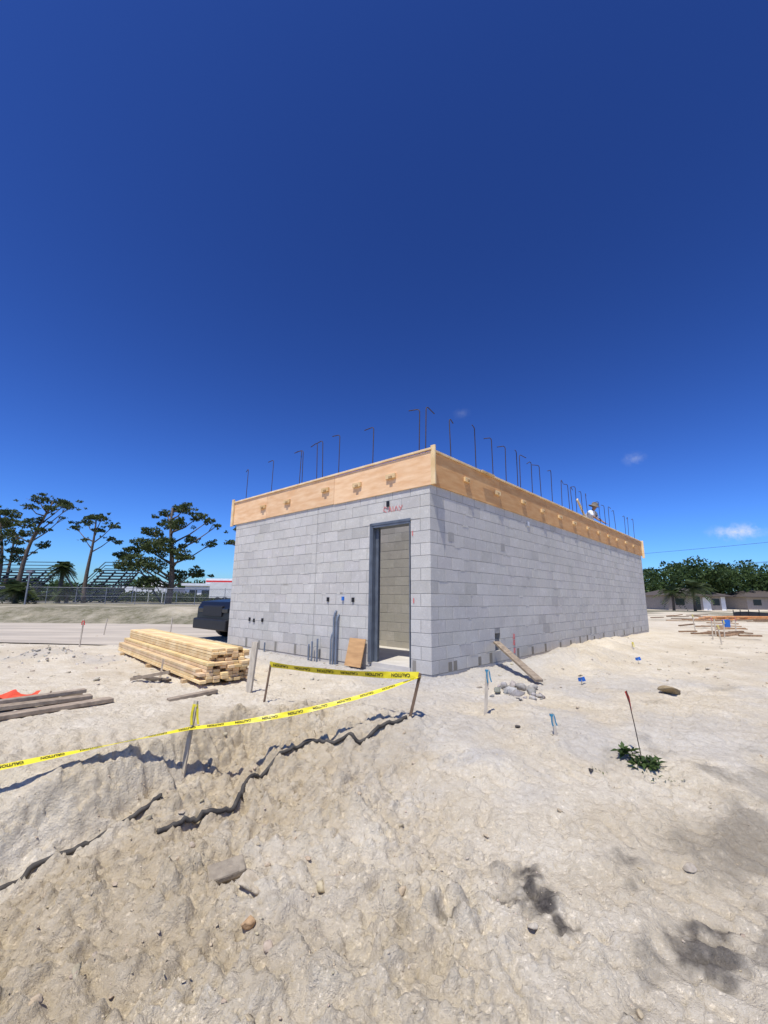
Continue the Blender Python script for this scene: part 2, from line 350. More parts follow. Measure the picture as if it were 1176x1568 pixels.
DO0,DO1,DZ=.409,1.316,H0+12*CH
wall('front',C,dl,dr,LA,0,[(DO0,DO1,-1,DZ)],ce=.006)
wall('right',C,dr,dl,LB,1,[(2.02,2.22,.2,.56)],ce=.010,zt=.003)
wall('back',C+dl*LA,dr,-dl,LB,1,ce=.010,zt=.003)
wall('end',C+dr*LB,dl,-dr,LA,0,ce=.006)
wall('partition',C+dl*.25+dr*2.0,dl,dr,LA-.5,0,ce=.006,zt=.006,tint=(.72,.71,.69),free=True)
blocks.obj('block_walls',bm_,bld,bevel=.003); core.obj('mortar_joints',mort,bld)
ft=MB(); 
ft.box(C+UZ*-.35+dl*.01+dr*.01,dl*(LA-.02),dr*(LB-.02),UZ*.395)
ft.box(C+dl*.2+dr*.2+UZ*.03,dl*(LA-.4),dr*(LB-.4),UZ*.09)
ft.box(C+dl*(DO0+.01)+dr*.02+UZ*.045,dl*(DO1-DO0-.02),dr*.19,UZ*.073)
slab=mat('slab_concrete',(.62,.58,.50),(.52,.48,.41),scale=3,bump=.002)
ft.obj('floor_slab',slab,bld)
pt=MB()
for z0 in np.arange(.06,3.05,.2):
    pt.box(C+dl*(2.872+random.uniform(-.003,.003))-dr*.0035+UZ*z0,dl*.010,dr*.002,UZ*.19,(.55,.55,.55))
for t in (1.62,2.62,2.95,3.4,4.1,4.75,5.3):
    pt.box(C+dl*t-dr*.004+UZ*.06,dl*.075,dr*.003,UZ*random.uniform(.15,.21),(.5,.5,.48))
for t in (.45,.60,1.38,1.78,2.9,3.6,4.3,5.2,5.9,6.6,7.2,7.8,8.7,9.8,11,12.3,13.5):
    pt.box(C+dr*t-dl*.004+UZ*.06,dr*.1,dl*.003,UZ*random.uniform(.14,.2),(.48,.46,.42))
for t,z in ((.52,2.165),(2.40,2.16),(7.5,.3),(7.9,.3)):
    pt.box(C+dr*t-dl*.004+UZ*z,dr*.17,dl*.003,UZ*.15,(.72,.72,.72))
pt.box(C+dl*.2-dr*.004+UZ*(DZ+.012),dl*1.33,dr*.003,UZ*.19,(1.05,1.05,1.03))
pt.box(C+dl*.3-dr*.004+UZ*(.07),dl*.07,dr*.003,UZ*.17,(.55,.53,.5))
for i in range(240):
    t=random.uniform(.1,LB-.3) ; k=random.randint(1,14); k2=random.uniform(.80,1.16); hgt=random.uniform(.010,.035); wd=random.uniform(.04,.25)
    zz=H0+k*CH-hgt/2+random.uniform(-.01,.01)
    if i%3==0:
        t=random.uniform(1.6,LA-.4); pt.box(C+dl*t-dr*.0032+UZ*zz,dl*wd,dr*.0015,UZ*hgt,(k2,k2,k2*.98))
    elif not 1.7<t<2.3: pt.box(C+dr*t-dl*.0032+UZ*zz,dr*wd,dl*.0015,UZ*hgt,(k2,k2,k2*.98))
pt.obj('grout_patches',bm_,bld)
# door frame
fr=MB(); st=mat('steel_frame',(.14,.16,.185),(.10,.115,.135),scale=6,rough=.45,metal=.1)
zb=.12
for a_,b_ in ((DO0,DO0+.02),(DO1-.045,DO1)):
    fr.box(C+dl*(a_+.003)-dr*.012+UZ*zb,dl*(b_-a_-.006),dr*.215,UZ*(DZ-zb-.005))
fr.box(C+dl*(DO1-.11)+dr*.07+UZ*zb,dl*.065,dr*.02,UZ*(DZ-zb-.06))
fr.box(C+dl*(DO1-.02)-dr*.02+UZ*zb,dl*.05,dr*.012,UZ*(DZ-zb+.03))
fr.box(C+dl*(DO0+.025)-dr*.012+UZ*(DZ-.05),dl*(DO1-DO0-.075),dr*.215,UZ*.045)
fr.box(C+dl*(DO0-.015)-dr*.02+UZ*(DZ-.01),dl*(DO1-DO0+.04),dr*.007,UZ*.045)
fr.obj('door_frame',st,bld,bevel=.002)
# form boards
osb=mat('form_plywood',(.86,.58,.33),(.74,.44,.22),scale=2.5,rough=.75,bump=.002,bscale=20,attr='vc',stretch=(1,1,5),detail=9)
lum=mat('lumber_pine',(.84,.66,.40),(.70,.50,.26),scale=5,rough=.8,bump=.002,bscale=30,attr='vc',detail=8)
fb=MB(); cl=MB(); BZ0,BZ1=3.045,3.665
def boards(org,d,out,L,t0,t1,cols):
    t=t0
    while t<t1-.01:
        e=min(t+2.44,t1); k=random.uniform(.88,1.06)
        fb.box(org+d*(t+.004)+out*.006+UZ*(BZ0+random.uniform(-.014,.008)),d*(e-t-.008),out*.019,UZ*(BZ1-BZ0-.042),tuple(q*k for q in cols))
        t=e
    fb.box(org+d*(t0+.3)-out*(TH+.03)+UZ*BZ0,d*(t1-t0-.6),out*.019,UZ*(BZ1-BZ0-.04),cols)
    t=t0
    while t<t1-.01:
        e=min(t+3.66,t1); k=random.uniform(.9,1.1)
        cl.box(org+d*(t+.003)+out*.0+UZ*(BZ1-.038),d*(e-t-.006),out*.052,UZ*.036,(k,k,k)); t=e
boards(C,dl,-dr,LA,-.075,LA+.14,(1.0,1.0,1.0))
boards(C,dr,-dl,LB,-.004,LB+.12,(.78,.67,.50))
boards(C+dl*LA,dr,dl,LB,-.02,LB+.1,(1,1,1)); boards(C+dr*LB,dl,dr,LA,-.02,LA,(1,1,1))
for t in (.82,1.68,2.62,3.95,4.94):
    z=3.30+random.uniform(-.03,.03)
    cl.box(C+dl*(t-.11)-dr*.026+UZ*z,dl*.22,-dr*.04,UZ*.085,(.88,.80,.68)); cl.box(C+dl*(t-.045)-dr*.067+UZ*(z-.005),dl*.07,-dr*.02,UZ*.045,(.5,.42,.35))
t=1.12
while t<14.6:
    z=3.28+random.uniform(-.02,.03); w=random.uniform(.16,.24)
    cl.box(C+dr*(t-.1)-dl*.026+UZ*z,dr*w,-dl*.04,UZ*.085,(1,.93,.8)); cl.box(C+dr*(t-.03)-dl*.067+UZ*(z+.01),dr*.06,-dl*.015,UZ*.04,(.5,.42,.35)); t+=random.uniform(1.05,1.3)
cl.box(C+dr*1.6-dl*.067+UZ*(BZ1-.05),dr*.5,-dl*.03,UZ*.04,(.75,.7,.6))
cl.beam(C+dl*(LA+.16)-dr*.05+UZ*3.0,C+dl*(LA+.16)-dr*.05+UZ*3.72,.09,.04,up=tuple(dr))
cl.beam(C+dr*(LB+.14)-dl*.06+UZ*2.95,C+dr*(LB+.14)-dl*.06+UZ*3.68,.09,.04,up=tuple(dr),col=(1.1,1.1,1.1))
cl.beam(C-dl*.095-dr*.02+UZ*3.03,C-dl*.095-dr*.02+UZ*3.70,.035,.085,up=tuple(dl),col=(1.0,.95,.85))
cl.beam(C+dr*9.35+dl*.22+UZ*3.3,C+dr*8.1+dl*.24+UZ*4.28,.09,.04,up=tuple(dl))
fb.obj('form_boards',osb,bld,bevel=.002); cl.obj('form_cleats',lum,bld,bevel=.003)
# rebar
rb=MB(); rust=mat('rebar_steel',(.05,.038,.034),(.08,.05,.038),scale=30,rough=.7)
def bar(p,hd,top=4.55,hl=.17):
    p=Vector(p); lean=Vector((random.uniform(-.04,.04),random.uniform(-.04,.04),0))
    pts=[p+UZ*2.9,p+UZ*3.7+lean*.4,p+lean+UZ*(top-.05)]
    hd=Vector(hd).normalized(); dp=random.uniform(-.02,.06)
    pts+=[p+lean+UZ*(top-.015)+hd*.012,p+lean+UZ*top+hd*.045,p+lean+UZ*(top-.015-dp)+hd*hl]
    rb.tube(pts,.009,6)
for t,z in ((6.03,4.54),(4.86,4.55),(3.74,4.53),(3.62,4.50),(3.08,4.55),(2.88,4.55),(2.39,4.55),(1.42,4.47),(.30,4.50)): bar(C+dl*t+dr*.1,dl+dr*random.uniform(-.5,.3),z,random.uniform(.14,.24))
for t,z,s in ((.02,4.46,1),(.83,4.52,1),(1.71,4.6,-1),(2.41,4.57,-1),(2.98,4.57,-1),(3.57,4.59,-1),(3.7,4.55,1),(4.36,4.53,-1),(4.92,4.58,-1),(5.62,4.62,-1),(6.3,4.5,1),(6.96,4.5,-1),(7.25,4.5,1),(7.52,4.55,-1),(8.1,4.5,-1),(8.6,4.56,1),(9.9,4.5,-1),(10.46,4.46,-1),(10.9,4.5,1),(11.8,4.5,-1),(13.07,4.48,-1),(13.5,4.5,1),(14.44,4.55,-1)): bar(C+dr*t+dl*.1,dr*s+dl*random.uniform(-.3,.5),z,random.uniform(.13,.26))
for t in (1.5,3.2,5,7,9,11,13): bar(C+dl*(LA-.1)+dr*t,dr,4.1+random.uniform(-.1,.1))
rb.obj('rebar_dowels',rust,bld,smooth=True)
# electrical / conduits on front wall
el=MB(); pvc=mat('gray_conduit',(.19,.22,.26),(.14,.165,.20),scale=5,rough=.5); dark=mat('black_plastic',(.02,.02,.022),rough=.5); blu=mat('blue_plastic',(.03,.16,.55),rough=.5)
for t,h,w in ((2.20,.95,.02),(2.12,.88,.022),(2.27,.55,.016)):
    p=C+dl*t-dr*.06; el.tube([p-UZ*.1,p+UZ*(h-.12),p+UZ*(h-.04)+dr*.02,p+UZ*h+dr*.055],w,10)
for t,h in ((2.78,.36),(2.88,.30),(2.62,.42),(4.42,.22)):
    p=C+dl*t-dr*.09; el.tube([p-UZ*.1,p+UZ*h],.018,10)
for t,z in ((2.45,1.16),(1.75,1.16),(5.24,.68),(5.05,.66),(4.7,.68)):
    el.cbox(C+dl*t-dr*.012+UZ*z,(.06,.024,.08),-th,mi=1)
for t,z in ((2.02,1.18),):
    el.cbox(C+dl*t-dr*.015+UZ*z,(.05,.03,.07),-th,mi=2)
el.cbox(C+dl*.91-dr*.015+UZ*2.84,(.06,.02,.10),-th,mi=1)
el.obj('conduits_and_boxes',[pvc,dark,blu],bld,smooth=False,bevel=.003)
e2=MB(); e2.cbox(C+dr*3.77-dl*.01+UZ*2.89,(.10,.10,.02),0,R=Matrix((tuple(dr),tuple(UZ),tuple(-dl))).transposed()); e2.obj('wall_box',mat('white_plastic',(.7,.7,.68),rough=.5),bld)
sp=MB(); 
for (a_,z1,b_,z2) in ((1.00,2.80,.93,2.76),(1.00,2.80,1.02,2.73),(1.02,2.73,.95,2.69),(.90,2.69,.87,2.79),(.87,2.79,.83,2.69),(.885,2.735,.85,2.735),(.80,2.78,.79,2.69),(.76,2.69,.72,2.78),(.72,2.78,.68,2.69),(.66,2.78,.62,2.73),(.58,2.78,.64,2.68)):
    p=C+dl*a_-dr*.007+UZ*z1;q=C+dl*b_-dr*.007+UZ*z2; sp.beam(p,q,.012,.003,up=tuple(dr))
for z in (.15,.3,.42): sp.beam(C+dr*2.78-dl*.006+UZ*z,C+dr*2.80-dl*.006+UZ*(z+.1),.07,.003,up=tuple(dl))
sp.beam(C+dl*.36-dr*.006+UZ*2.3,C+dl*.36-dr*.006+UZ*2.22,.02,.003,up=tuple(dr)); sp.beam(C+dl*.34-dr*.006+UZ*1.2,C+dl*.34-dr*.006+UZ*1.12,.02,.003,up=tuple(dr))
sp.obj('spray_paint_marks',mat('red_spray_paint',(.62,.14,.13),(.68,.26,.24),scale=30),bld)
# ---------------------------------------------------------------- plywood at door, fallen board
pw=MB(); o=C+dl*1.37-dr*.17+UZ*.03; pw.box(o,dl*.40,dr*.018,UZ*.46+dr*.12); pw.obj('plywood_offcut',mat('plywood',(.58,.34,.15),(.44,.25,.11),scale=3,stretch=(1,1,6)),bevel=.002)
gw=mat('weathered_wood',(.36,.285,.20),(.22,.17,.12),scale=5,stretch=(3,3,3),bump=.003,bscale=30,attr='vc')
fbm_=MB(); fbm_.beam((2.10,8.20,.42),(2.26,6.50,.05),.12,.038); fbm_.obj('leaning_board',gw,bevel=.003)
# ---------------------------------------------------------------- lumber stack
ls=empty('lumber_stack'); lb=MB()
n0=Vector((-2.41,5.97,0)); far=Vector((-5.60,9.45,0)); d=(far-n0).normalized(); w=Vector((d.y,-d.x,0)); w=w if w.x>0 else -w
g0=max(gz(-2.2,6.3),gz(-3.5,7.5),gz(-5,9))+.005
for s in (.5,2.3,4.2): lb.box(n0+d*s-w*.05+UZ*(g0-.05),w*.85,d*.09,UZ*.085,(.7,.65,.6))
z=g0+.037
for L in range(10):
    lo=0 if L<4 else (1 if L<6 else 2)
    for j in range(lo,8):
        if L==9 and j>6: continue
        k=random.uniform(.82,1.12); ja=random.uniform(-.05,.05)+(random.uniform(.05,.22) if random.random()<.25 else 0)+(.12 if L>5 else 0)
        wob=random.uniform(-.004,.004)
        lb.box(n0+w*(j*.0925+wob)+d*ja+UZ*(z+random.uniform(0,.003)),w*.089,d*(4.72+random.uniform(-.04,.04)-ja),UZ*.0385,(k,k*random.uniform(.92,1),k*random.uniform(.8,.95)))
    z+=.0425
lb.obj('boards',lum,ls,bevel=.004)
lp=MB()
for p,q,ww,hh_ in (((-4.6,3.3,.03),(-3.09,5.21,.03),.14,.04),((-4.9,3.7,.06),(-3.35,5.25,.05),.14,.04),((-5.0,4.2,.03),(-3.57,5.42,.03),.09,.04),((-4.7,3.9,.09),(-3.5,5.36,.09),.09,.04),((-2.45,5.22,.02),(-2.05,5.62,.05),.09,.04)):
    k=random.uniform(.8,1.2); lp.beam(p,q,ww,hh_,col=(k,k,k))
lp.obj('loose_planks',gw,bevel=.004)
tb=MB(); tb.beam((-3.5,6.3,.05),(-2.95,6.25,.16),.04,.04); tb.beam((-3.6,6.6,.03),(-3.0,6.35,.03),.1,.03,col=(.5,.5,.5)); tb.beam((-3.3,6.75,.25),(-3.1,6.3,.04),.025,.025); tb.obj('scrap_wood',gw)
om=mat('orange_fabric',(.75,.10,.04),(.6,.07,.03),rough=.7)
ob=MB()
for i in range(14):
    for j in range(4):
        def q(a_,b_): 
            xx=-4.6+a_*.045; yy=4.95+b_*.09+.03*math.sin(a_*1.3); return (xx,yy,.04+.03*math.sin(a_*.9+b_*2)+.03*math.cos(b_*1.5)+gz(-4.3,5.1))
        ob.face([q(i,j),q(i+1,j),q(i+1,j+1),q(i,j+1)])
ob.obj('orange_safety_fabric',om,smooth=True)
# added dark tubes draped over the mound, standing for the caution tape's shadow
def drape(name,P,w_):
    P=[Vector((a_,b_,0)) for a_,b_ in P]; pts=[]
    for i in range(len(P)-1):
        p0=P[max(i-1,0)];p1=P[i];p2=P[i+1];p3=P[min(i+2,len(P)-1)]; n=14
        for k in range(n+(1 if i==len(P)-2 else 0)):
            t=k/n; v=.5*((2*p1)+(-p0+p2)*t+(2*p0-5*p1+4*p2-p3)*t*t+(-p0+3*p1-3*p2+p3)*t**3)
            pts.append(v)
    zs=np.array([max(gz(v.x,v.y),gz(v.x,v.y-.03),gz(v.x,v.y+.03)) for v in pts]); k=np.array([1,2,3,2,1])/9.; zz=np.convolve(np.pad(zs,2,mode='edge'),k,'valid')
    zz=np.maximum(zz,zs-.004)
    b=MB(); b.tube([(v.x,v.y,z_+w_*.35) for v,z_ in zip(pts,zz)],w_,8); b.obj(name,mat('tape_shadow_dark',(.045,.04,.035),(.09,.08,.065),scale=20,rough=.8),smooth=True)
drape('tape_shadow',[(.24,4.44),(.02,4.33),(-.22,4.16),(-.42,4.23),(-.69,4.27),(-.98,4.0),(-1.08,3.78),(-1.07,3.45),(-1.3,3.27),(-1.45,3.13)],.017)
drape('tape_shadow',[(-1.58,3.42),(-1.74,3.30),(-1.88,3.08),(-2.05,2.95),(-2.2,2.70),(-2.6,2.45)],.017)
# ---------------------------------------------------------------- stakes
wht=mat('weathered_stake_wood',(.56,.49,.38),(.42,.36,.28),scale=8,stretch=(4,4,1),bump=.002,bscale=40,attr='vc')
yel=mat('yellow_tape_plastic',(.86,.72,.03),(.80,.66,.03),scale=3,rough=.35,spec=.5); blk=mat('black_ink',(.012,.012,.012),rough=.5)
redm=mat('red_plastic',(.62,.04,.03),rough=.5); cy=mat('cyan_ribbon',(.05,.25,.38),rough=.5)
def stake(name,b,t,w_,d_,m=wht,col=(1,1,1),ribbon=None,rl=1.0):
    s=MB(); b=Vector(b);t=Vector(t); b=b-(t-b).normalized()*.15; s.beam(b,t,w_,d_,up=(0.3,1,0.1),col=col)
    mats=[m]
    if ribbon:
        mats.append(ribbon); u=(t-b)*.95+b
        for k in range(3):
            a0=Vector((math.cos(k*2.1),-abs(math.sin(k*2.1))-.2,0))*.016
            pts=[u+a0,u+a0*1.5-UZ*.04*rl,u+a0*1.7-UZ*.09*rl,u+a0*1.9+Vector((.01,0,0))-UZ*.15*rl]
            wd=Vector((.008,.004,0))
            for i in range(3): s.face([pts[i]-wd,pts[i]+wd,pts[i+1]+wd,pts[i+1]-wd],mi=1)
        s.cbox(u,(w_+.006,d_+.006,.02),mi=1)
    return s.obj(name,mats)
stake('wooden_stake',(-1.68,5.72,0),(-1.64,5.74,.62),.075,.04,col=(1.05,1.05,1.02))
stake('wooden_stake',(-1.34,5.18,0),(-1.29,5.2,.46),.018,.018,m=gw,col=(.6,.5,.45))
stake('wooden_stake',(-1.65,3.91,-.27),(-1.60,3.93,.31),.035,.018,ribbon=yel,col=(1.0,1,.95))
stake('wooden_stake',(.26,4.47,.0),(.38,4.50,.46),.028,.018,m=gw,col=(.5,.42,.38))
stake('wooden_stake',(1.11,4.90,0),(1.15,4.92,.46),.035,.018,ribbon=cy,rl=.8)
stake('wooden_stake',(1.61,4.26,-.05),(1.58,4.27,.16),.03,.018,ribbon=cy,rl=.6)
def pinflag(name,x_,y_,h,m,lean=(0,0)):
    s=MB(); z=gz(x_,y_); s.tube([(x_,y_,z-.05),(x_+lean[0]*.5,y_+lean[1]*.5,z+h*.5),(x_+lean[0],y_+lean[1],z+h)],.004 if h>.3 else .003,6)
    t=Vector((x_+lean[0],y_+lean[1],z+h)); 
    if h>.3: s.face([t,t+Vector((-.012,.01,-.01)),t+Vector((.03,.0,-.17)),t+Vector((.035,.01,-.16)),t+Vector((.02,0,-.05))],mi=1)
    else:
        s.face([t,t+Vector((.05,.01,.01)),t+Vector((.07,.01,-.05)),t+Vector((.01,0,-.06))],mi=1)
        s.face([t,t+Vector((-.04,.02,-.01)),t+Vector((-.03,.03,-.06)),t+Vector((.0,0,-.06))],mi=1)
    s.obj(name,[rust,m])
pinflag('survey_pin_flag',2.21,3.95,.55,redm,(-.07,.02)); pinflag('survey_pin_flag',2.89,6.55,.11,blu); pinflag('survey_pin_flag',4.88,8.54,.12,blu)
for (x_,y_,h) in ((-7.0,10.29,.64),(-6.37,13.27,.57),(10.53,14.12,.71),(11.32,14.65,.6),(12.46,17.59,.71),(5.83,10.41,.25),(11.6,15.4,.6),(9.7,12.7,.55),(13.6,17.0,.6),(-8.5,13.5,.5)):
    stake('survey_stake',(x_,y_,0),(x_+random.uniform(-.05,.05),y_,h),.03,.018,ribbon=random.choice([redm,None,yel]),rl=.6)
# ---------------------------------------------------------------- caution tape
def tape(name,pts,sag,wid=.075,tw=0.0,phase=0,flip=True,fs=.065,twa=.35):
    tp=empty(name); pts=[Vector(p) for p in pts]; path=[]
    for i in range(len(pts)-1):
        n=36
        for k in range(n+(1 if i==len(pts)-2 else 0)):
            u=k/n; p=pts[i].lerp(pts[i+1],u); p.z-=sag[i]*4*u*(1-u); path.append(p)
    S=[0]
    for i in range(1,len(path)): S.append(S[-1]+(path[i]-path[i-1]).length)
    def frame(s):
        s=max(0,min(S[-1]-1e-4,s)); i=int(np.searchsorted(S,s,side='right'))-1; i=min(i,len(path)-2)
        u=(s-S[i])/(S[i+1]-S[i]); p=path[i].lerp(path[i+1],u); d=(path[i+1]-path[i]).normalized()
        nn=d.cross(UZ).normalized(); a=tw+twa*math.sin(s*2.3+phase)+.15*math.sin(s*7+phase)
        W=(UZ*math.cos(a)+nn*math.sin(a)); W=(W-d*W.dot(d)).normalized(); return p,d,W,d.cross(W)
    b=MB(); n=int(S[-1]/.02)
    for i in range(n):
        rows=[]
        for s in (i*S[-1]/n,(i+1)*S[-1]/n):
            p,d_,W,NN=frame(s); rows.append([p-W*wid/2,p+NN*.003*math.sin(s*30),p+W*wid/2])
        for k in range(2): b.face([rows[0][k],rows[1][k],rows[1][k+1],rows[0][k+1]])
    b.obj('strip',yel,tp,smooth=True)
    cu=bpy.data.curves.new('txt','FONT'); cu.body='CAUTION'; cu.size=fs; cu.offset=.001
    to=bpy.data.objects.new('tmp',cu); link(to); dg=bpy.context.evaluated_depsgraph_get(); dg.update()
    me=to.evaluated_get(dg).to_mesh(); bm=bmesh.new(); bm.from_mesh(me); bmesh.ops.triangulate(bm,faces=bm.faces)
    bmesh.ops.subdivide_edges(bm,edges=[e for e in bm.edges if e.calc_length()>.02],cuts=1); bmesh.ops.triangulate(bm,faces=bm.faces)
    vs=[v.co.copy() for v in bm.verts]; fs_=[[v.index for v in f.verts] for f in bm.faces]; bm.free(); to.evaluated_get(dg).to_mesh_clear(); bpy.data.objects.remove(to)
    wx=max(v.x for v in vs); hy=max(v.y for v in vs)
    t=MB(); s0=.05
    while s0+wx<S[-1]:
        for side in (1,-1):
            nb=len(t.v)
            for v in vs:
                fx=flip if side==1 else (not flip)
                sx=(wx-v.x) if fx else v.x; yy=(v.y-hy/2)*(-1 if flip else 1)
                p,d_,W,NN=frame(s0+sx); t.v.append(tuple(p+W*yy+NN*side*.0045))
            for f in fs_: t.f.append(tuple(nb+i for i in f)); t.c.append((0,0,0)); t.mi.append(0)
        s0+=wx+.09
    t.obj('lettering',blk,tp)
    return tp
tape('caution_tape',[(-1.30,5.19,.43),(.37,4.50,.44)],[.03],wid=.068,tw=.25,flip=True,fs=.045)
tape('caution_tape',[(.38,4.50,.43),(-1.61,3.90,.10),(-2.52,3.10,.07),(-3.9,1.9,.3)],[.07,.0,.02],wid=.046,tw=1.1,phase=2,flip=True,fs=.030,twa=.5)
# ---------------------------------------------------------------- foliage
def leafm(name,a,b,tr=.35):
    m=bpy.data.materials.new(name); m.use_nodes=True; nt=m.node_tree; B=nt.nodes['Principled BSDF']; B.inputs['Roughness'].default_value=.6; B.inputs['Specular IOR Level'].default_value=.25
    at=N(nt,'ShaderNodeAttribute',attribute_name='vc'); sx=N(nt,'ShaderNodeSeparateColor'); nt.links.new(at.outputs['Color'],sx.inputs[0])
    c=mixc(nt,sx.outputs[0],a,b); nt.links.new(c,B.inputs['Base Color'])
    T=N(nt,'ShaderNodeBsdfTranslucent'); nt.links.new(c,T.inputs[0]); mx=N(nt,'ShaderNodeMixShader'); mx.inputs[0].default_value=tr
    nt.links.new(B.outputs[0],mx.inputs[1]); nt.links.new(T.outputs[0],mx.inputs[2]); nt.links.new(mx.outputs[0],nt.nodes['Material Output'].inputs[0]); return m
pineL=leafm('pine_foliage',(.036,.056,.019),(.12,.15,.045)); broad=leafm('broadleaf_foliage',(.030,.056,.018),(.09,.14,.038)); palmL=leafm('palm_foliage',(.05,.08,.03),(.12,.15,.06))
bark=mat('bark',(.18,.135,.10),(.10,.08,.06),scale=6,bump=.02,bscale=10)
def leaves(name,cl,per,size,m,parent=None):
    Ps=[];cs=[]
    for (cx,cy,cz,r,rz) in cl:
        n=int(per*r*r); u=rng.normal(0,1,(n,3)); u/=np.linalg.norm(u,axis=1)[:,None]; rad=rng.uniform(.35,1.0,n)**.6
        lump=.75+.5*vn(u[:,0]*2.2+cx*3+10,u[:,1]*2.2+u[:,2]*2.2+cz*3+10,3)
        p=u*(rad*lump)[:,None]*np.array([r,r,rz])+np.array([cx,cy,cz]); Ps.append(p); cs.append(np.clip(rng.normal(.45,.25,n)+rng.uniform(-.2,.2),0,1))
    P=np.concatenate(Ps); c_=np.concatenate(cs); n=len(P)
    a=rng.normal(0,1,(n,3)); a/=np.linalg.norm(a,axis=1)[:,None]; b=np.cross(a,rng.normal(0,1,(n,3))); b/=np.linalg.norm(b,axis=1)[:,None]
    s=size*rng.uniform(.5,1.3,n)[:,None]; V=np.stack([P-a*s,P+b*s*.45,P+a*s,P-b*s*.45],1).reshape(-1,3)
    Fq=np.arange(4*n).reshape(n,4); return tri_mesh(name,V,Fq,m,np.repeat(np.stack([c_]*3,1),4,0),parent)
def tree(name,bx,by,cl,tr=.25,m=pineL,per=230,size=.17,gz_=.3,fl=.8):
    e=empty(name); b=MB(); top=max(cl,key=lambda q:q[1]); tz=top[1]-.2
    tx_=top[0]; n=9; path=[]
    for i in range(n):
        u=i/(n-1); path.append(Vector((bx+(tx_-bx)*u**1.3+.25*math.sin(u*5+bx),by+.2*math.sin(u*4+bx*2),gz_-.3+(tz-gz_+.3)*u)))
    b.tube(path,[tr*(1-.75*i/(n-1)) for i in range(n)],8)
    c3=[]
    for (cx,cz,r) in cl:
        cy=by+random.uniform(-2,2)*min(1,r); c3.append((cx,cy,cz,r*.9,r*random.uniform(.42,.62)*fl))
        zt=max(gz_+2,cz-abs(cx-bx)*.45-.6); u=min(.97,(zt-gz_)/(tz-gz_)); k=u*(n-1); i=min(n-2,int(k)); p=path[i].lerp(path[i+1],k-i)
        q=Vector((cx,cy,cz)); mid=p.lerp(q,.5)+Vector((0,0,-.15+random.uniform(-.2,.2))); b.tube([p,mid,q],[tr*.32,tr*.2,.03],5)
        for s in range(4): b.tube([q+(mid-q)*.4,q+Vector((random.uniform(-1,1)*r,random.uniform(-1,1)*r*.8,random.uniform(-.2,.35)*r))],[.03,.012],4)
    b.obj('trunk_and_limbs',bark,e,smooth=True)
    ex=[]
    for (cx,cy,cz,r,rz) in c3:
        for s in range(5): ex.append((cx+random.gauss(0,r*.95),cy+random.gauss(0,r*.7),cz+random.gauss(0,r*.38),r*random.uniform(.25,.5),r*.2))
    leaves('needles',c3+ex,per,size,m,e); return e
tree('pine_tree',-44.5,50,[(-45.6,10.9,1.3),(-46.7,9.7,1.5),(-44.4,9.7,1.1),(-45.2,7.4,1.5),(-47.1,6.7,1.8),(-44,5.5,1.0),(-46,4.7,1.4)],.28)
tree('pine_tree',-42.5,50,[(-39.8,12.4,1.0),(-40.9,12.2,1.0),(-38.2,11.9,.9),(-37,11.3,.7),(-41.7,11.4,.7),(-39,11.1,.8),(-41,9.7,.9),(-42.5,9.3,1.0),(-39.8,8.6,.8),(-43.3,8.2,1.0),(-40.5,7,.9),(-43.6,6.3,.9),(-37.8,10.1,.4)],.3)
tree('pine_tree',-34.3,50,[(-34.3,10.3,1.0),(-35.9,9.9,.9),(-32.8,10,.9),(-31.6,9.1,.7),(-36.4,9,.7),(-34,8.8,.7),(-35.1,7.6,.5),(-32.2,7.8,.6)],.27)
tree('pine_tree',-24.8,50,[(-25,11.7,1.1),(-26.6,11.1,1.0),(-23.5,11.3,.9),(-21.9,10.5,.9),(-20.4,9.9,.8),(-19.4,9.3,.5),(-25.8,9.7,1.2),(-27.4,8.6,1.2),(-23.9,9.3,1.2),(-28.9,7.4,1.2),(-30,6.3,1.2),(-31.2,5.9,.9),(-27,6.7,1.6),(-25,7,1.5),(-22.7,7.8,.9),(-20.8,7.4,.7),(-23,5.9,1.3),(-26.2,4.7,1.6),(-28,5.1,1.5),(-29.5,4.6,1.2),(-22.3,4,1.0),(-24.6,3.6,1.4),(-26.6,2.6,1.4),(-28.3,3.0,1.1)],.4,per=300,fl=1.0)
tree('pine_tree',-16.0,52,[(-17.8,9.3,.9),(-17.3,8.2,1),(-18.3,7.6,.8),(-15.5,9.8,1.2),(-14,9,1.1)],.3)
tree('pine_tree',-52.0,60,[(-52.5,10.5,1.2),(-51,9.8,1.1),(-53.5,9.3,1.2),(-50.5,8.3,.9),(-52.6,7.4,1.1)],.27)
def palm(name,x_,y_,z0,hz,fr,nf,tr=.16):
    e=empty(name); b=MB(); b.tube([(x_,y_,z0-.2),(x_+.05,y_,z0+(hz-z0)*.5),(x_,y_,hz)],[tr*1.2,tr,tr*.9],8); b.obj('trunk',bark,e,smooth=True)
    Vv=[];
    for k in range(nf):
        a=k*2.399; el=random.uniform(-.6,1.3); L=fr*random.uniform(.8,1.1); d0=Vector((math.cos(a)*math.cos(el),math.sin(a)*math.cos(el),math.sin(el)))
        for s in range(14):
            u=(s+1)/14; p=Vector((x_,y_,hz))+d0*L*u-UZ*L*.55*u*u
            sd=Vector((-math.sin(a),math.cos(a),0))
            for sg in (-1,1):
                q=p+sd*sg*L*.3*math.sin(.4+2.4*u)+d0*.12-UZ*.12*L*.5; wv=d0*.07
                Vv+=[p-wv,p+wv,q+wv*.3,q-wv*.3]
    V_=np.array([tuple(v) for v in Vv]); nq=len(V_)//4; tri_mesh('fronds',V_,np.arange(4*nq).reshape(nq,4),palmL,np.repeat(np.repeat(rng.uniform(0,1,(nq,1)),3,1),4,0),e)
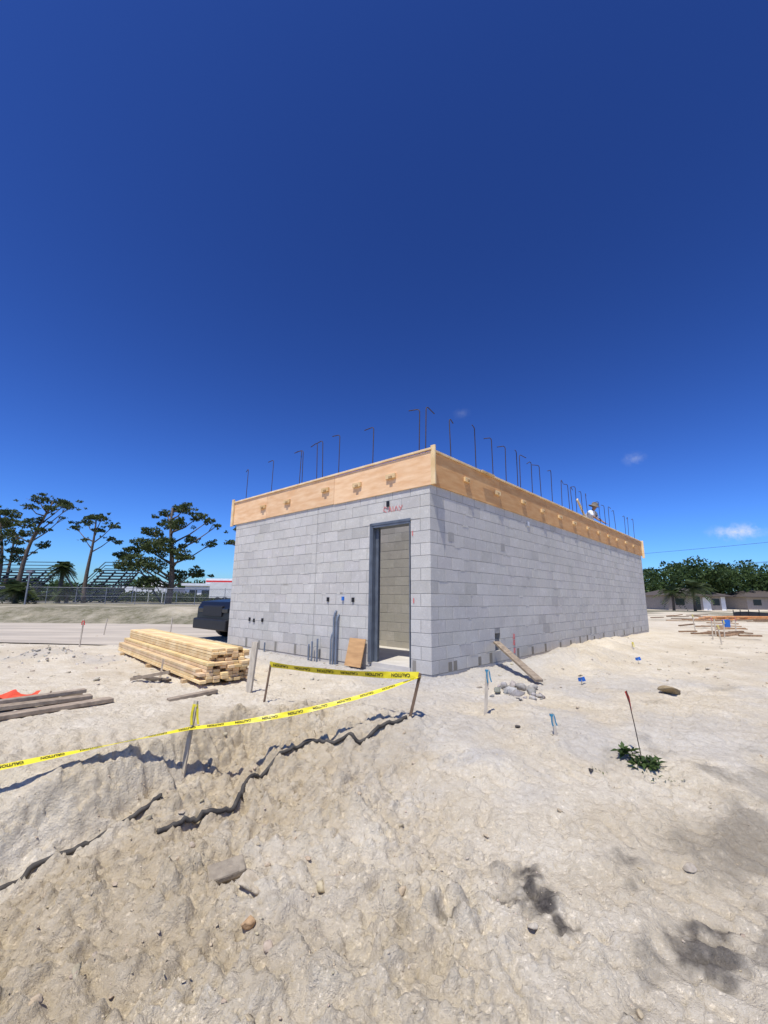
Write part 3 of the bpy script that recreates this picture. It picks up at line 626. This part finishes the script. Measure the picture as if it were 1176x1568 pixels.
palm('cabbage_palm',-35.0,47,.3,4.2,1.35,70,.2); palm('cabbage_palm',-35.8,42.5,.3,1.6,2.0,60,.2)
palm('cabbage_palm',-33.4,46,.3,1.6,1.3,40,.15)
palm('coconut_palm',40.0,56,0,3.0,2.2,36,.15); palm('coconut_palm',38.6,58,0,2.4,2.0,34,.15); palm('coconut_palm',46.5,63,0,3.1,1.8,32,.15)
def mass(name,xr,y0,y1,hmin,hmax,n,m,per=26,size=.32,seed=1):
    cl=[]
    for i in range(n):
        x_=random.uniform(*xr); y_=random.uniform(y0,y1); r=random.uniform(1.1,2.3); H=hmin+(hmax-hmin)*float(vn(np.array([x_/6.+40]),np.array([seed*3.7]),seed)[0])
        z=random.uniform(.2,1)**.7*(H-r*.6); cl.append((x_,y_,z,r,r*.75))
    return leaves(name,cl,per,size,m)
mass('treeline',(44,130),72,84,5.2,9.2,520,broad,per=40)
mass('treeline',(24,50),96,112,3,7,200,broad,per=30,seed=4)
mass('shrub_hedge',(-95,-14),66,72,1.0,2.4,420,pineL,per=34,size=.25,seed=2)
mass('treeline',(-150,-20),120,140,4,7,300,broad,per=22,size=.5,seed=6)
mass('treeline',(-20,30),150,165,3,6,120,broad,per=16,size=.5,seed=7)
def weed(name,x_,y_,r,n,h,zs=1.6):
    Vv=[]; z0=gz(x_,y_)
    for i in range(n):
        a=random.uniform(0,6.28); q=r*math.sqrt(random.random()); bx=x_+q*math.cos(a); by=y_+q*math.sin(a)*.7; z=z0+random.uniform(0,.4)*h
        d=Vector((random.gauss(0,1),random.gauss(0,1),random.uniform(.0,zs))).normalized(); L=h*random.uniform(.25,.8); s=d.cross(UZ).normalized()*L*.17
        p=Vector((bx,by,z)); Vv+=[p,p+d*L*.5+s,p+d*L-UZ*L*.25,p+d*L*.5-s]
    V_=np.array([tuple(v) for v in Vv]); nq=len(V_)//4; tri_mesh(name,V_,np.arange(4*nq).reshape(nq,4),broad,np.repeat(np.repeat(rng.uniform(0,1,(nq,1)),3,1),4,0))
weed('weed_plant',2.17,3.84,.12,150,.13); weed('weed_plant',2.08,3.95,.06,50,.14); weed('weed_plant',2.2,3.70,.2,60,.05,.8); weed('weed_plant',1.75,3.75,.08,25,.04)
# ---------------------------------------------------------------- fence & background structures
fn=empty('chain_link_fence'); g=MB(); galv=mat('galvanized_steel',(.30,.31,.32),(.22,.23,.24),rough=.5,metal=.3)
fx0,fx1,fy=-70,-8,44
xx=fx0
while xx<=fx1: g.tube([(xx,fy,.1),(xx,fy,2.05)],.035,6); xx+=3
g.tube([(fx0,fy,1.95),(fx1,fy,1.95)],.028,6); g.tube([(fx0,fy,1.1),(fx1,fy,1.1)],.012,5); g.tube([(fx0,fy,.4),(fx1,fy,.4)],.012,5)
g.obj('posts_and_rails',galv,fn)
g=MB(); xx=fx0
while xx<fx1:
    g.face([(xx,fy+.03,.35),(xx+.012,fy+.03,.35),(xx+1.612,fy+.03,1.95),(xx+1.6,fy+.03,1.95)]); g.face([(xx+1.6,fy+.04,.35),(xx+1.612,fy+.04,.35),(xx+.012,fy+.04,1.95),(xx,fy+.04,1.95)]); xx+=.16
g.obj('wire_mesh',galv,fn)
dk=mat('dark_steel',(.022,.027,.035),(.04,.05,.06),rough=.6)
def bleach(x0,L,y0):
    bl=empty('bleachers'); b=MB()
    for i in range(10):
        b.box((x0,y0+i*.55,.7+i*.42),(L,0,0),(0,.32,0),(0,0,.14)); b.box((x0,y0+.30+i*.55,.45+i*.42),(L,0,0),(0,.25,0),(0,0,.06))
    for xx in np.arange(x0,x0+L+.1,1.6):
        b.beam((xx,y0,.1),(xx,y0+5.3,4.4),.16,.16); b.beam((xx,y0+5.4,0),(xx,y0+5.4,5.7),.14,.14); b.beam((xx,y0,0),(xx,y0+5,1.8),.12,.12); b.beam((xx,y0+2.6,0),(xx,y0+2.6,2.3),.12,.12)
    for z in (4.8,5.25,5.7): b.beam((x0,y0+5.4,z),(x0+L,y0+5.4,z),.09,.09)
    for xx in (x0,x0+L):
        b.beam((xx,y0,1.6),(xx,y0+5.4,5.7),.09,.09); b.beam((xx,y0,1.2),(xx,y0+5.4,5.2),.07,.07)
    b.beam((x0+L,y0+5.4,4.6),(x0+L+3.4,y0+5.4,.2),.2,.16); b.beam((x0+L,y0+5.4,5.6),(x0+L+3.4,y0+5.4,1.2),.09,.09)
    for k in range(9): b.beam((x0+L+.4*k,y0+5.4,4.5-.5*k),(x0+L+.4*k,y0+5.4,5.6-.5*k),.06,.06)
    b.obj('frame_and_seats',dk,bl)
bleach(-38.5,5.0,54); bleach(-60,15,55)
whp=mat('white_paint',(.74,.74,.72),(.66,.66,.64),scale=2,rough=.6); glass=mat('dark_glass',(.02,.025,.03),rough=.15,spec=.5)
sb=empty('school_building'); b=MB()
b.box((-42,92,0),(16,0,0),(0,12,0),(0,0,3.4)); b.box((-42.6,91.4,3.4),(17.2,0,0),(0,13,0),(0,0,.5)); b.box((-39,95,3.9),(7,0,0),(0,6,0),(0,0,1.2)); b.box((-56,93,0),(10,0,0),(0,8,0),(0,0,3.1)); b.obj('walls',whp,sb)
b=MB()
for i in range(6): b.box((-41+i*2.6,91.97,1.2),(1.6,0,0),(0,.02,0),(0,0,1.3))
b.obj('windows',glass,sb); b=MB(); b.box((-38.9,94.95,4.3),(6.0,0,0),(0,.04,0),(0,0,.35)); b.obj('red_fascia',redm,sb)
tr_=empty('box_trailer'); b=MB(); b.box((-24.0,60,1.0),(5.2,0,0),(0,2.4,0),(0,0,2.1)); b.box((-23.9,59.97,1.2),(5.0,0,0),(0,.02,0),(0,0,.12),(.5,.5,.5)); b.obj('body',whp,tr_,bevel=.06)
b=MB()
for xx in (-22.8,-21.8): b.tube([(xx,59.95,.75),(xx,60.3,.75)],.42,16)
b.beam((-25.2,61,.8),(-23.9,61,.95),.15,.12); b.obj('wheels_and_hitch',dark,tr_)
cn=empty('shade_canopy'); b=MB(); q_=[Vector(p) for p in ((-33.4,58,2.5),(-29.4,58,2.5),(-29.4,62,2.5),(-33.4,62,2.5))]; ap=Vector((-31.4,60,3.5))
for i in range(4): b.face([q_[i],q_[(i+1)%4],ap])
for v_ in q_: b.tube([(v_.x,v_.y,.2),tuple(v_)],.05,6)
b.obj('roof_and_poles',whp,cn)
lpz=MB(); lpz.tube([(-29.5,36,.2),(-29.5,36,3.0)],.06,8); lpz.cbox((-29.5,36,3.1),(.5,.2,.15)); lpz.obj('field_light_pole',galv)
hw=mat('stucco_tan',(.36,.31,.26),(.30,.26,.22),scale=4); rf=mat('shingle_roof',(.11,.085,.07),(.07,.06,.05),scale=10)
def house(x0,y0,s_):
    hs=empty('bungalow_house'); b=MB()
    b.box((x0,y0,-.2),(8.2*s_,0,0),(0,7,0),(0,0,2.3)); b.obj('walls',hw,hs)
    b=MB(); X0,X1=x0-.6,x0+8.2*s_+.6; a=[Vector(p) for p in ((X0,y0-.7,2.05),(X1,y0-.7,2.05),(X1,y0+7.7,2.05),(X0,y0+7.7,2.05))]; r1=Vector((X0+3,y0+3.5,3.15)); r2=Vector((X1-3,y0+3.5,3.15))
    b.face([a[0],a[1],r2,r1]); b.face([a[1],a[2],r2]); b.face([a[2],a[3],r1,r2]); b.face([a[3],a[0],r1]); b.face(a[::-1])
    b.box((X0,y0-.73,1.92),(X1-X0,0,0),(0,.02,0),(0,0,.15)); b.obj('roof',rf,hs)
    b=MB(); b.box((x0+1,y0-.03,.7),(1.3,0,0),(0,.02,0),(0,0,.9)); b.box((x0+6.3,y0-.03,.7),(1.0,0,0),(0,.02,0),(0,0,.9)); b.box((x0+3.6,y0-.03,0),(.95,0,0),(0,.02,0),(0,0,1.9)); b.obj('windows_and_door',glass,hs)
    b=MB(); b.box((x0+4.9,y0-.04,-.1),(1.1,0,0),(0,.03,0),(0,0,1.9)); b.box((x0+7.5,y0-.04,-.1),(.6,0,0),(0,.03,0),(0,0,2.0)); b.obj('white_doors',whp,hs)
house(40.6,62,1.0); house(58.5,70,1.2)
db=MB(); 
for i in range(46):
    if i<26: x_=random.uniform(17,28);y_=random.uniform(25,36);L=random.uniform(.6,2.4)
    else: x_=random.uniform(11,20); y_=x_*random.uniform(1.22,1.5); L=random.uniform(.3,1.2)
    a_=random.uniform(-.5,.5); k=random.uniform(.45,1.15)
    db.beam((x_,y_,random.uniform(.03,.12)),(x_+L*math.cos(a_),y_+L*math.sin(a_),random.uniform(.03,.15)),.14,.05,col=(k*1.2,k*.95,k*.75))
db.obj('lumber_debris',gw)
db=MB()
for i in range(14):
    x_=20+i*.25+random.uniform(-.1,.1); db.beam((x_,28,.1+.08*(i%3)),(x_+3.2,28.6+random.uniform(-.2,.2),.12+.08*(i%3)),.2,.06,col=(.9,.6,.42))
db.obj('plank_pile',lum)
bk=MB(); bk.tube([(16.4,21,.02),(16.4,21,.36)],[.14,.16],16); bk.obj('bucket',blu)
sf=MB(); p0=None
for i in range(40):
    x_=24+i*.8; y_=30+.35*i*.5+.3*math.sin(i*.8); p1=Vector((x_,y_,0))
    if p0: sf.face([p0-UZ*.1,p1-UZ*.1,p1+UZ*(.5+.06*math.sin(i)),p0+UZ*(.5+.06*math.sin(i-1))])
    p0=p1; sf.cbox((x_,y_-.03,.3),(.04,.03,.75))
sf.obj('silt_fence',mat('black_geotextile',(.03,.03,.033),rough=.8))
# utility lines
ul=empty('power_line'); b=MB(); b.tube([(95,78,-1),(95,78,15)],.16,8); b.beam((93.8,78,10.4),(96.2,78,10.4),.12,.12); b.tube([(-5,190,-1),(-5,190,16)],.16,8); b.obj('poles',bark,ul)
b=MB()
for o_,z in ((-1.1,10.6),(1.1,10.6),(0,8.6),(0,14.8)):
    A_=Vector((95+o_,78,z));B_=Vector((-5+o_,190,z+.5)); b.tube([A_.lerp(B_,i/24)-UZ*2.2*4*(i/24)*(1-i/24) for i in range(25)],.035,5)
    A2=Vector((160,10,z)); b.tube([A_.lerp(A2,i/10)-UZ*1.4*4*(i/10)*(1-i/10) for i in range(11)],.035,5)
b.obj('wires',dark,ul)
# ---------------------------------------------------------------- pickup truck
tk=empty('pickup_truck'); Lc=C+dl*LA
T=Matrix.Translation(Lc+dr*.30+dl*1.50)@Matrix(((dr.x,dl.x,0,0),(dr.y,dl.y,0,0),(0,0,1,0),(0,0,0,1)))
def prof(name,pts,w,m,bev=.04):
    bm=bmesh.new(); a=[bm.verts.new((p[0],-w/2,p[1])) for p in pts]; b=[bm.verts.new((p[0],w/2,p[1])) for p in pts]
    bm.faces.new(a); bm.faces.new(b[::-1]); n=len(pts)
    for i in range(n): bm.faces.new((a[i],b[i],b[(i+1)%n],a[(i+1)%n])) 
    bmesh.ops.recalc_face_normals(bm,faces=bm.faces); me=bpy.data.meshes.new(name); bm.to_mesh(me); bm.free(); me.materials.append(m); o=bpy.data.objects.new(name,me); link(o,tk); o.matrix_local=T
    bv=o.modifiers.new('b','BEVEL'); bv.width=bev; bv.segments=3; return o
paint=mat('black_car_paint',(.010,.011,.013),(.010,.011,.013),rough=.35,spec=.3)
prof('body',[(0,.32),(0.02,.88),(.12,1.05),(1.35,1.16),(3.6,1.14),(3.62,1.09),(5.5,1.1),(5.55,.45),(4.95,.38),(4.8,.75),(4.5,.88),(4.1,.88),(3.85,.72),(3.7,.32),(1.55,.30),(1.42,.70),(1.15,.86),(.80,.86),(.52,.70),(.40,.30)],1.92,paint,.06)
prof('cab',[(1.25,1.14),(1.95,1.82),(3.2,1.86),(3.6,1.14)],1.6,paint,.08)
prof('windshield',[(1.30,1.19),(1.27,1.22),(1.86,1.79),(1.9,1.76)],1.4,glass,.01)
prof('side_windows',[(1.7,1.24),(2.05,1.72),(3.1,1.76),(3.35,1.24)],1.64,glass,.01)
prof('bumper',[(-.1,.30),(-.1,.58),(.03,.60),(.03,.28)],1.9,dark,.03)
prof('headlights',[(-.012,.76),(-.012,.88),(.1,.9),(.1,.76)],1.7,glass,.02)
prof('grille',[(-.02,.66),(-.02,.93),(.08,.95),(.08,.66)],1.1,dark,.01)
wm=MB()
for wx in (.96,4.3):
    for sy in (-.86,.86):
        cen=T@Vector((wx,sy,.39)); ax=dl*.13
        wm.tube([cen-ax,cen-ax*.9,cen+ax*.9,cen+ax],[.33,.39,.39,.33],24); wm.tube([cen-ax*1.05,cen+ax*1.05],[.2,.2],16,mi=1)
wm.obj('wheels',[dark,galv],tk,smooth=False)
# ---------------------------------------------------------------- worker and scaffold
sc=MB(); pz=2.80
for t in (8.6,10.2,12.0):
    for q in (.30,1.2):
        p=C+dr*t+dl*q; sc.tube([p+UZ*.12,p+UZ*pz],.024,8)
    sc.tube([C+dr*t+dl*.30+UZ*1.3,C+dr*t+dl*1.2+UZ*1.3],.02,6); sc.tube([C+dr*t+dl*.3+UZ*(pz-.03),C+dr*t+dl*1.2+UZ*(pz-.03)],.02,6)
sce=empty('scaffold'); sc.obj('frames',galv,sce)
s2=MB()
for q in (.32,.60,.88): s2.box(C+dr*8.4+dl*q+UZ*pz,dr*4.0,dl*.26,UZ*.04)
s2.obj('planks',lum,sce)
wk=empty('construction_worker'); WP=C+dr*10.25+dl*.62
def W(a_,b_,z): return WP+dr*a_+dl*b_+UZ*(pz+.04+z)
def skin(name,vs,es,m,parent,sub=2):
    me=bpy.data.meshes.new(name); me.from_pydata([tuple(v[0]) for v in vs],es,[]); o=bpy.data.objects.new(name,me); link(o,parent)
    md=o.modifiers.new('s','SKIN')
    for i,v in enumerate(vs):
        sv=me.skin_vertices[0].data[i]; r=v[1]; sv.radius=(r if hasattr(r,'__len__') else (r,r)); sv.use_root=(i==0)
    md.use_smooth_shade=True
    ss=o.modifiers.new('u','SUBSURF'); ss.levels=sub; ss.render_levels=sub; me.materials.append(m); return o
shirt=mat('white_shirt',(.78,.78,.76),(.66,.66,.66),scale=12,rough=.9); jeans=mat('jeans',(.05,.07,.12),rough=.9); skn=mat('skin',(.36,.21,.14),(.32,.18,.12),rough=.6); hatm=mat('straw_hat',(.22,.19,.14),(.16,.13,.10),scale=30)
skin('trousers',[(W(0,.05,.95),.15),(W(-.13,.06,.86),.1),(W(-.15,-.0,.5),.075),(W(-.15,.06,.1),.055),(W(.13,.06,.86),.1),(W(.16,-.02,.5),.075),(W(.16,.05,.1),.055)],[(0,1),(1,2),(2,3),(0,4),(4,5),(5,6)],jeans,wk)
skin('shirt',[(W(0,.04,.97),.155),(W(0,-.03,1.15),.165),(W(0,-.13,1.33),.18),(W(0,-.19,1.43),.09),(W(-.19,-.17,1.38),.075),(W(-.32,-.28,1.2),.055),(W(.19,-.17,1.38),.075),(W(.32,-.26,1.2),.055)],[(0,1),(1,2),(2,3),(2,4),(4,5),(2,6),(6,7)],shirt,wk)
skin('head_and_neck',[(W(0,-.19,1.42),.05),(W(0,-.23,1.49),.055),(W(0,-.26,1.56),.085),(W(0,-.27,1.63),.08)],[(0,1),(1,2),(2,3)],skn,wk)
for sx in (-1,1):
    vs=[(W(sx*.315,-.275,1.21),.04),(W(sx*.30,-.42,1.06),.03),(W(sx*.29,-.5,1.0),.028)]; es=[(0,1),(1,2)]
    skin('forearm_l' if sx<0 else 'forearm_r',vs,es,skn,wk)
    for k in range(5):
        o_=(k-2)*.018; L_=.075 if k else .05
        skin('finger_%s_%d'%('l' if sx<0 else 'r',k),[(W(sx*.29+o_*.6,-.5,1.0),.012),(W(sx*.29+o_,-.55,.985),.009),(W(sx*.29+o_,-.55-L_*.5,.955),.008)],[(0,1),(1,2)],skn,wk,1)
hb=MB(); hc=W(0,-.27,1.62); tilt=Matrix.Rotation(.3,3,dr)
rows=[(.20,-.03),(.19,-.02),(.11,.0),(.105,.06),(.09,.10),(.05,.12),(.005,.122)]
nb=24
for r_,z_ in rows:
    for k in range(nb):
        a=2*math.pi*k/nb; hb.v.append(tuple(hc+tilt@Vector((r_*math.cos(a),r_*math.sin(a),z_+.015*math.cos(2*a)*(r_>.15)))))
for i in range(len(rows)-1):
    for k in range(nb): hb.f.append((i*nb+k,i*nb+(k+1)%nb,(i+1)*nb+(k+1)%nb,(i+1)*nb+k)); hb.c.append((1,1,1)); hb.mi.append(0)
hb.obj('brim_hat',hatm,wk,smooth=True)
fc=MB()
for sx in (-1,1):
    fc.cbox(W(sx*.033,-.343,1.60),(.022,.008,.01),-th,mi=1); fc.cbox(W(sx*.087,-.26,1.585),(.02,.03,.055),-th)
fc.cbox(W(0,-.352,1.575),(.025,.03,.04),-th); fc.cbox(W(0,-.338,1.535),(.045,.008,.01),-th,mi=1)
for sx in (-1,1): fc.cbox(W(sx*.155,-.0,.05),(.1,.28,.09),-th,mi=1)
fc.obj('face_ears_boots',[skn,dark],wk,bevel=.006)
# ---------------------------------------------------------------- camera, light, sky
cd=bpy.data.cameras.new('camera'); cam=bpy.data.objects.new('camera',cd); link(cam); scn.camera=cam
cd.sensor_fit='VERTICAL'; cd.sensor_height=36; cd.lens=36*653.64/1568; cd.clip_end=5000; cd.clip_start=.05
cam.matrix_world=Matrix.Translation((0,0,1.19))@Matrix.Rotation(math.pi/2+.1997,4,'X')@Matrix.Rotation(.0105,4,'Z')
el_=math.radians(66); hx,hy=-.42,-.907
S=Vector((math.cos(el_)*hx,math.cos(el_)*hy,math.sin(el_)))
sd=bpy.data.lights.new('sun','SUN'); sd.energy=4.8; sd.angle=math.radians(.5); sd.color=(1,.965,.90); so=bpy.data.objects.new('sun',sd); link(so); so.rotation_euler=S.to_track_quat('Z','Y').to_euler()
w=bpy.data.worlds.new('World'); scn.world=w; w.use_nodes=True; nt=w.node_tree; bg=nt.nodes['Background']; bg.inputs[1].default_value=.1
sky=N(nt,'ShaderNodeTexSky',sky_type='NISHITA'); sky.sun_disc=False; sky.sun_elevation=el_; sky.sun_rotation=math.atan2(hx,hy); sky.air_density=1.0; sky.dust_density=.5; sky.ozone_density=2.2; sky.altitude=0
gm_=N(nt,'ShaderNodeGamma'); gm_.inputs[1].default_value=1.85; nt.links.new(sky.outputs[0],gm_.inputs[0])
hs_=N(nt,'ShaderNodeHueSaturation'); hs_.inputs['Saturation'].default_value=.92; nt.links.new(gm_.outputs[0],hs_.inputs['Color'])
skyc=mixc(nt,1.0,hs_.outputs[0],(.135,.225,.385),'MULTIPLY')
tc=N(nt,'ShaderNodeTexCoord'); vec=tc.outputs['Generated']
def mulm_(a,b):
    m=N(nt,'ShaderNodeMath',operation='MULTIPLY'); m.use_clamp=True; nt.links.new(a,m.inputs[0])
    if isinstance(b,float): m.inputs[1].default_value=b
    else: nt.links.new(b,m.inputs[1])
    return m.outputs[0]
def cloud(dirv,r,sx,sz,s,op):
    dv=Vector(dirv).normalized()
    sub=N(nt,'ShaderNodeVectorMath',operation='SUBTRACT'); nt.links.new(vec,sub.inputs[0]); sub.inputs[1].default_value=dv
    mu=N(nt,'ShaderNodeVectorMath',operation='MULTIPLY'); nt.links.new(sub.outputs[0],mu.inputs[0]); mu.inputs[1].default_value=(1/sx,1/sx,1/sz)
    ln=N(nt,'ShaderNodeVectorMath',operation='LENGTH'); nt.links.new(mu.outputs[0],ln.inputs[0])
    a=rng_(nt,ln.outputs['Value'],0,r,1,0)
    nz=rng_(nt,noise(nt,vec,s,8,.65),.35,.75,-.6,.7)
    ad=N(nt,'ShaderNodeMath',operation='ADD'); nt.links.new(a,ad.inputs[0]); nt.links.new(nz,ad.inputs[1])
    return mulm_(mulm_(ad.outputs[0],a),op)
for dv,r,sx,sz,op in (((540,646,105),.034,1.6,.6,.9),((382,625,214),.022,1.2,.8,.25),((117,612,280),.022,1.2,.7,.08)):
    m=cloud(dv,r,sx,sz,55,op); skyc=mixc(nt,m,skyc,(7.5,8.0,8.6))
nt.links.new(skyc,bg.inputs[0])
scn.view_settings.view_transform='Standard'; scn.view_settings.look='None'; scn.view_settings.exposure=0; scn.view_settings.gamma=1
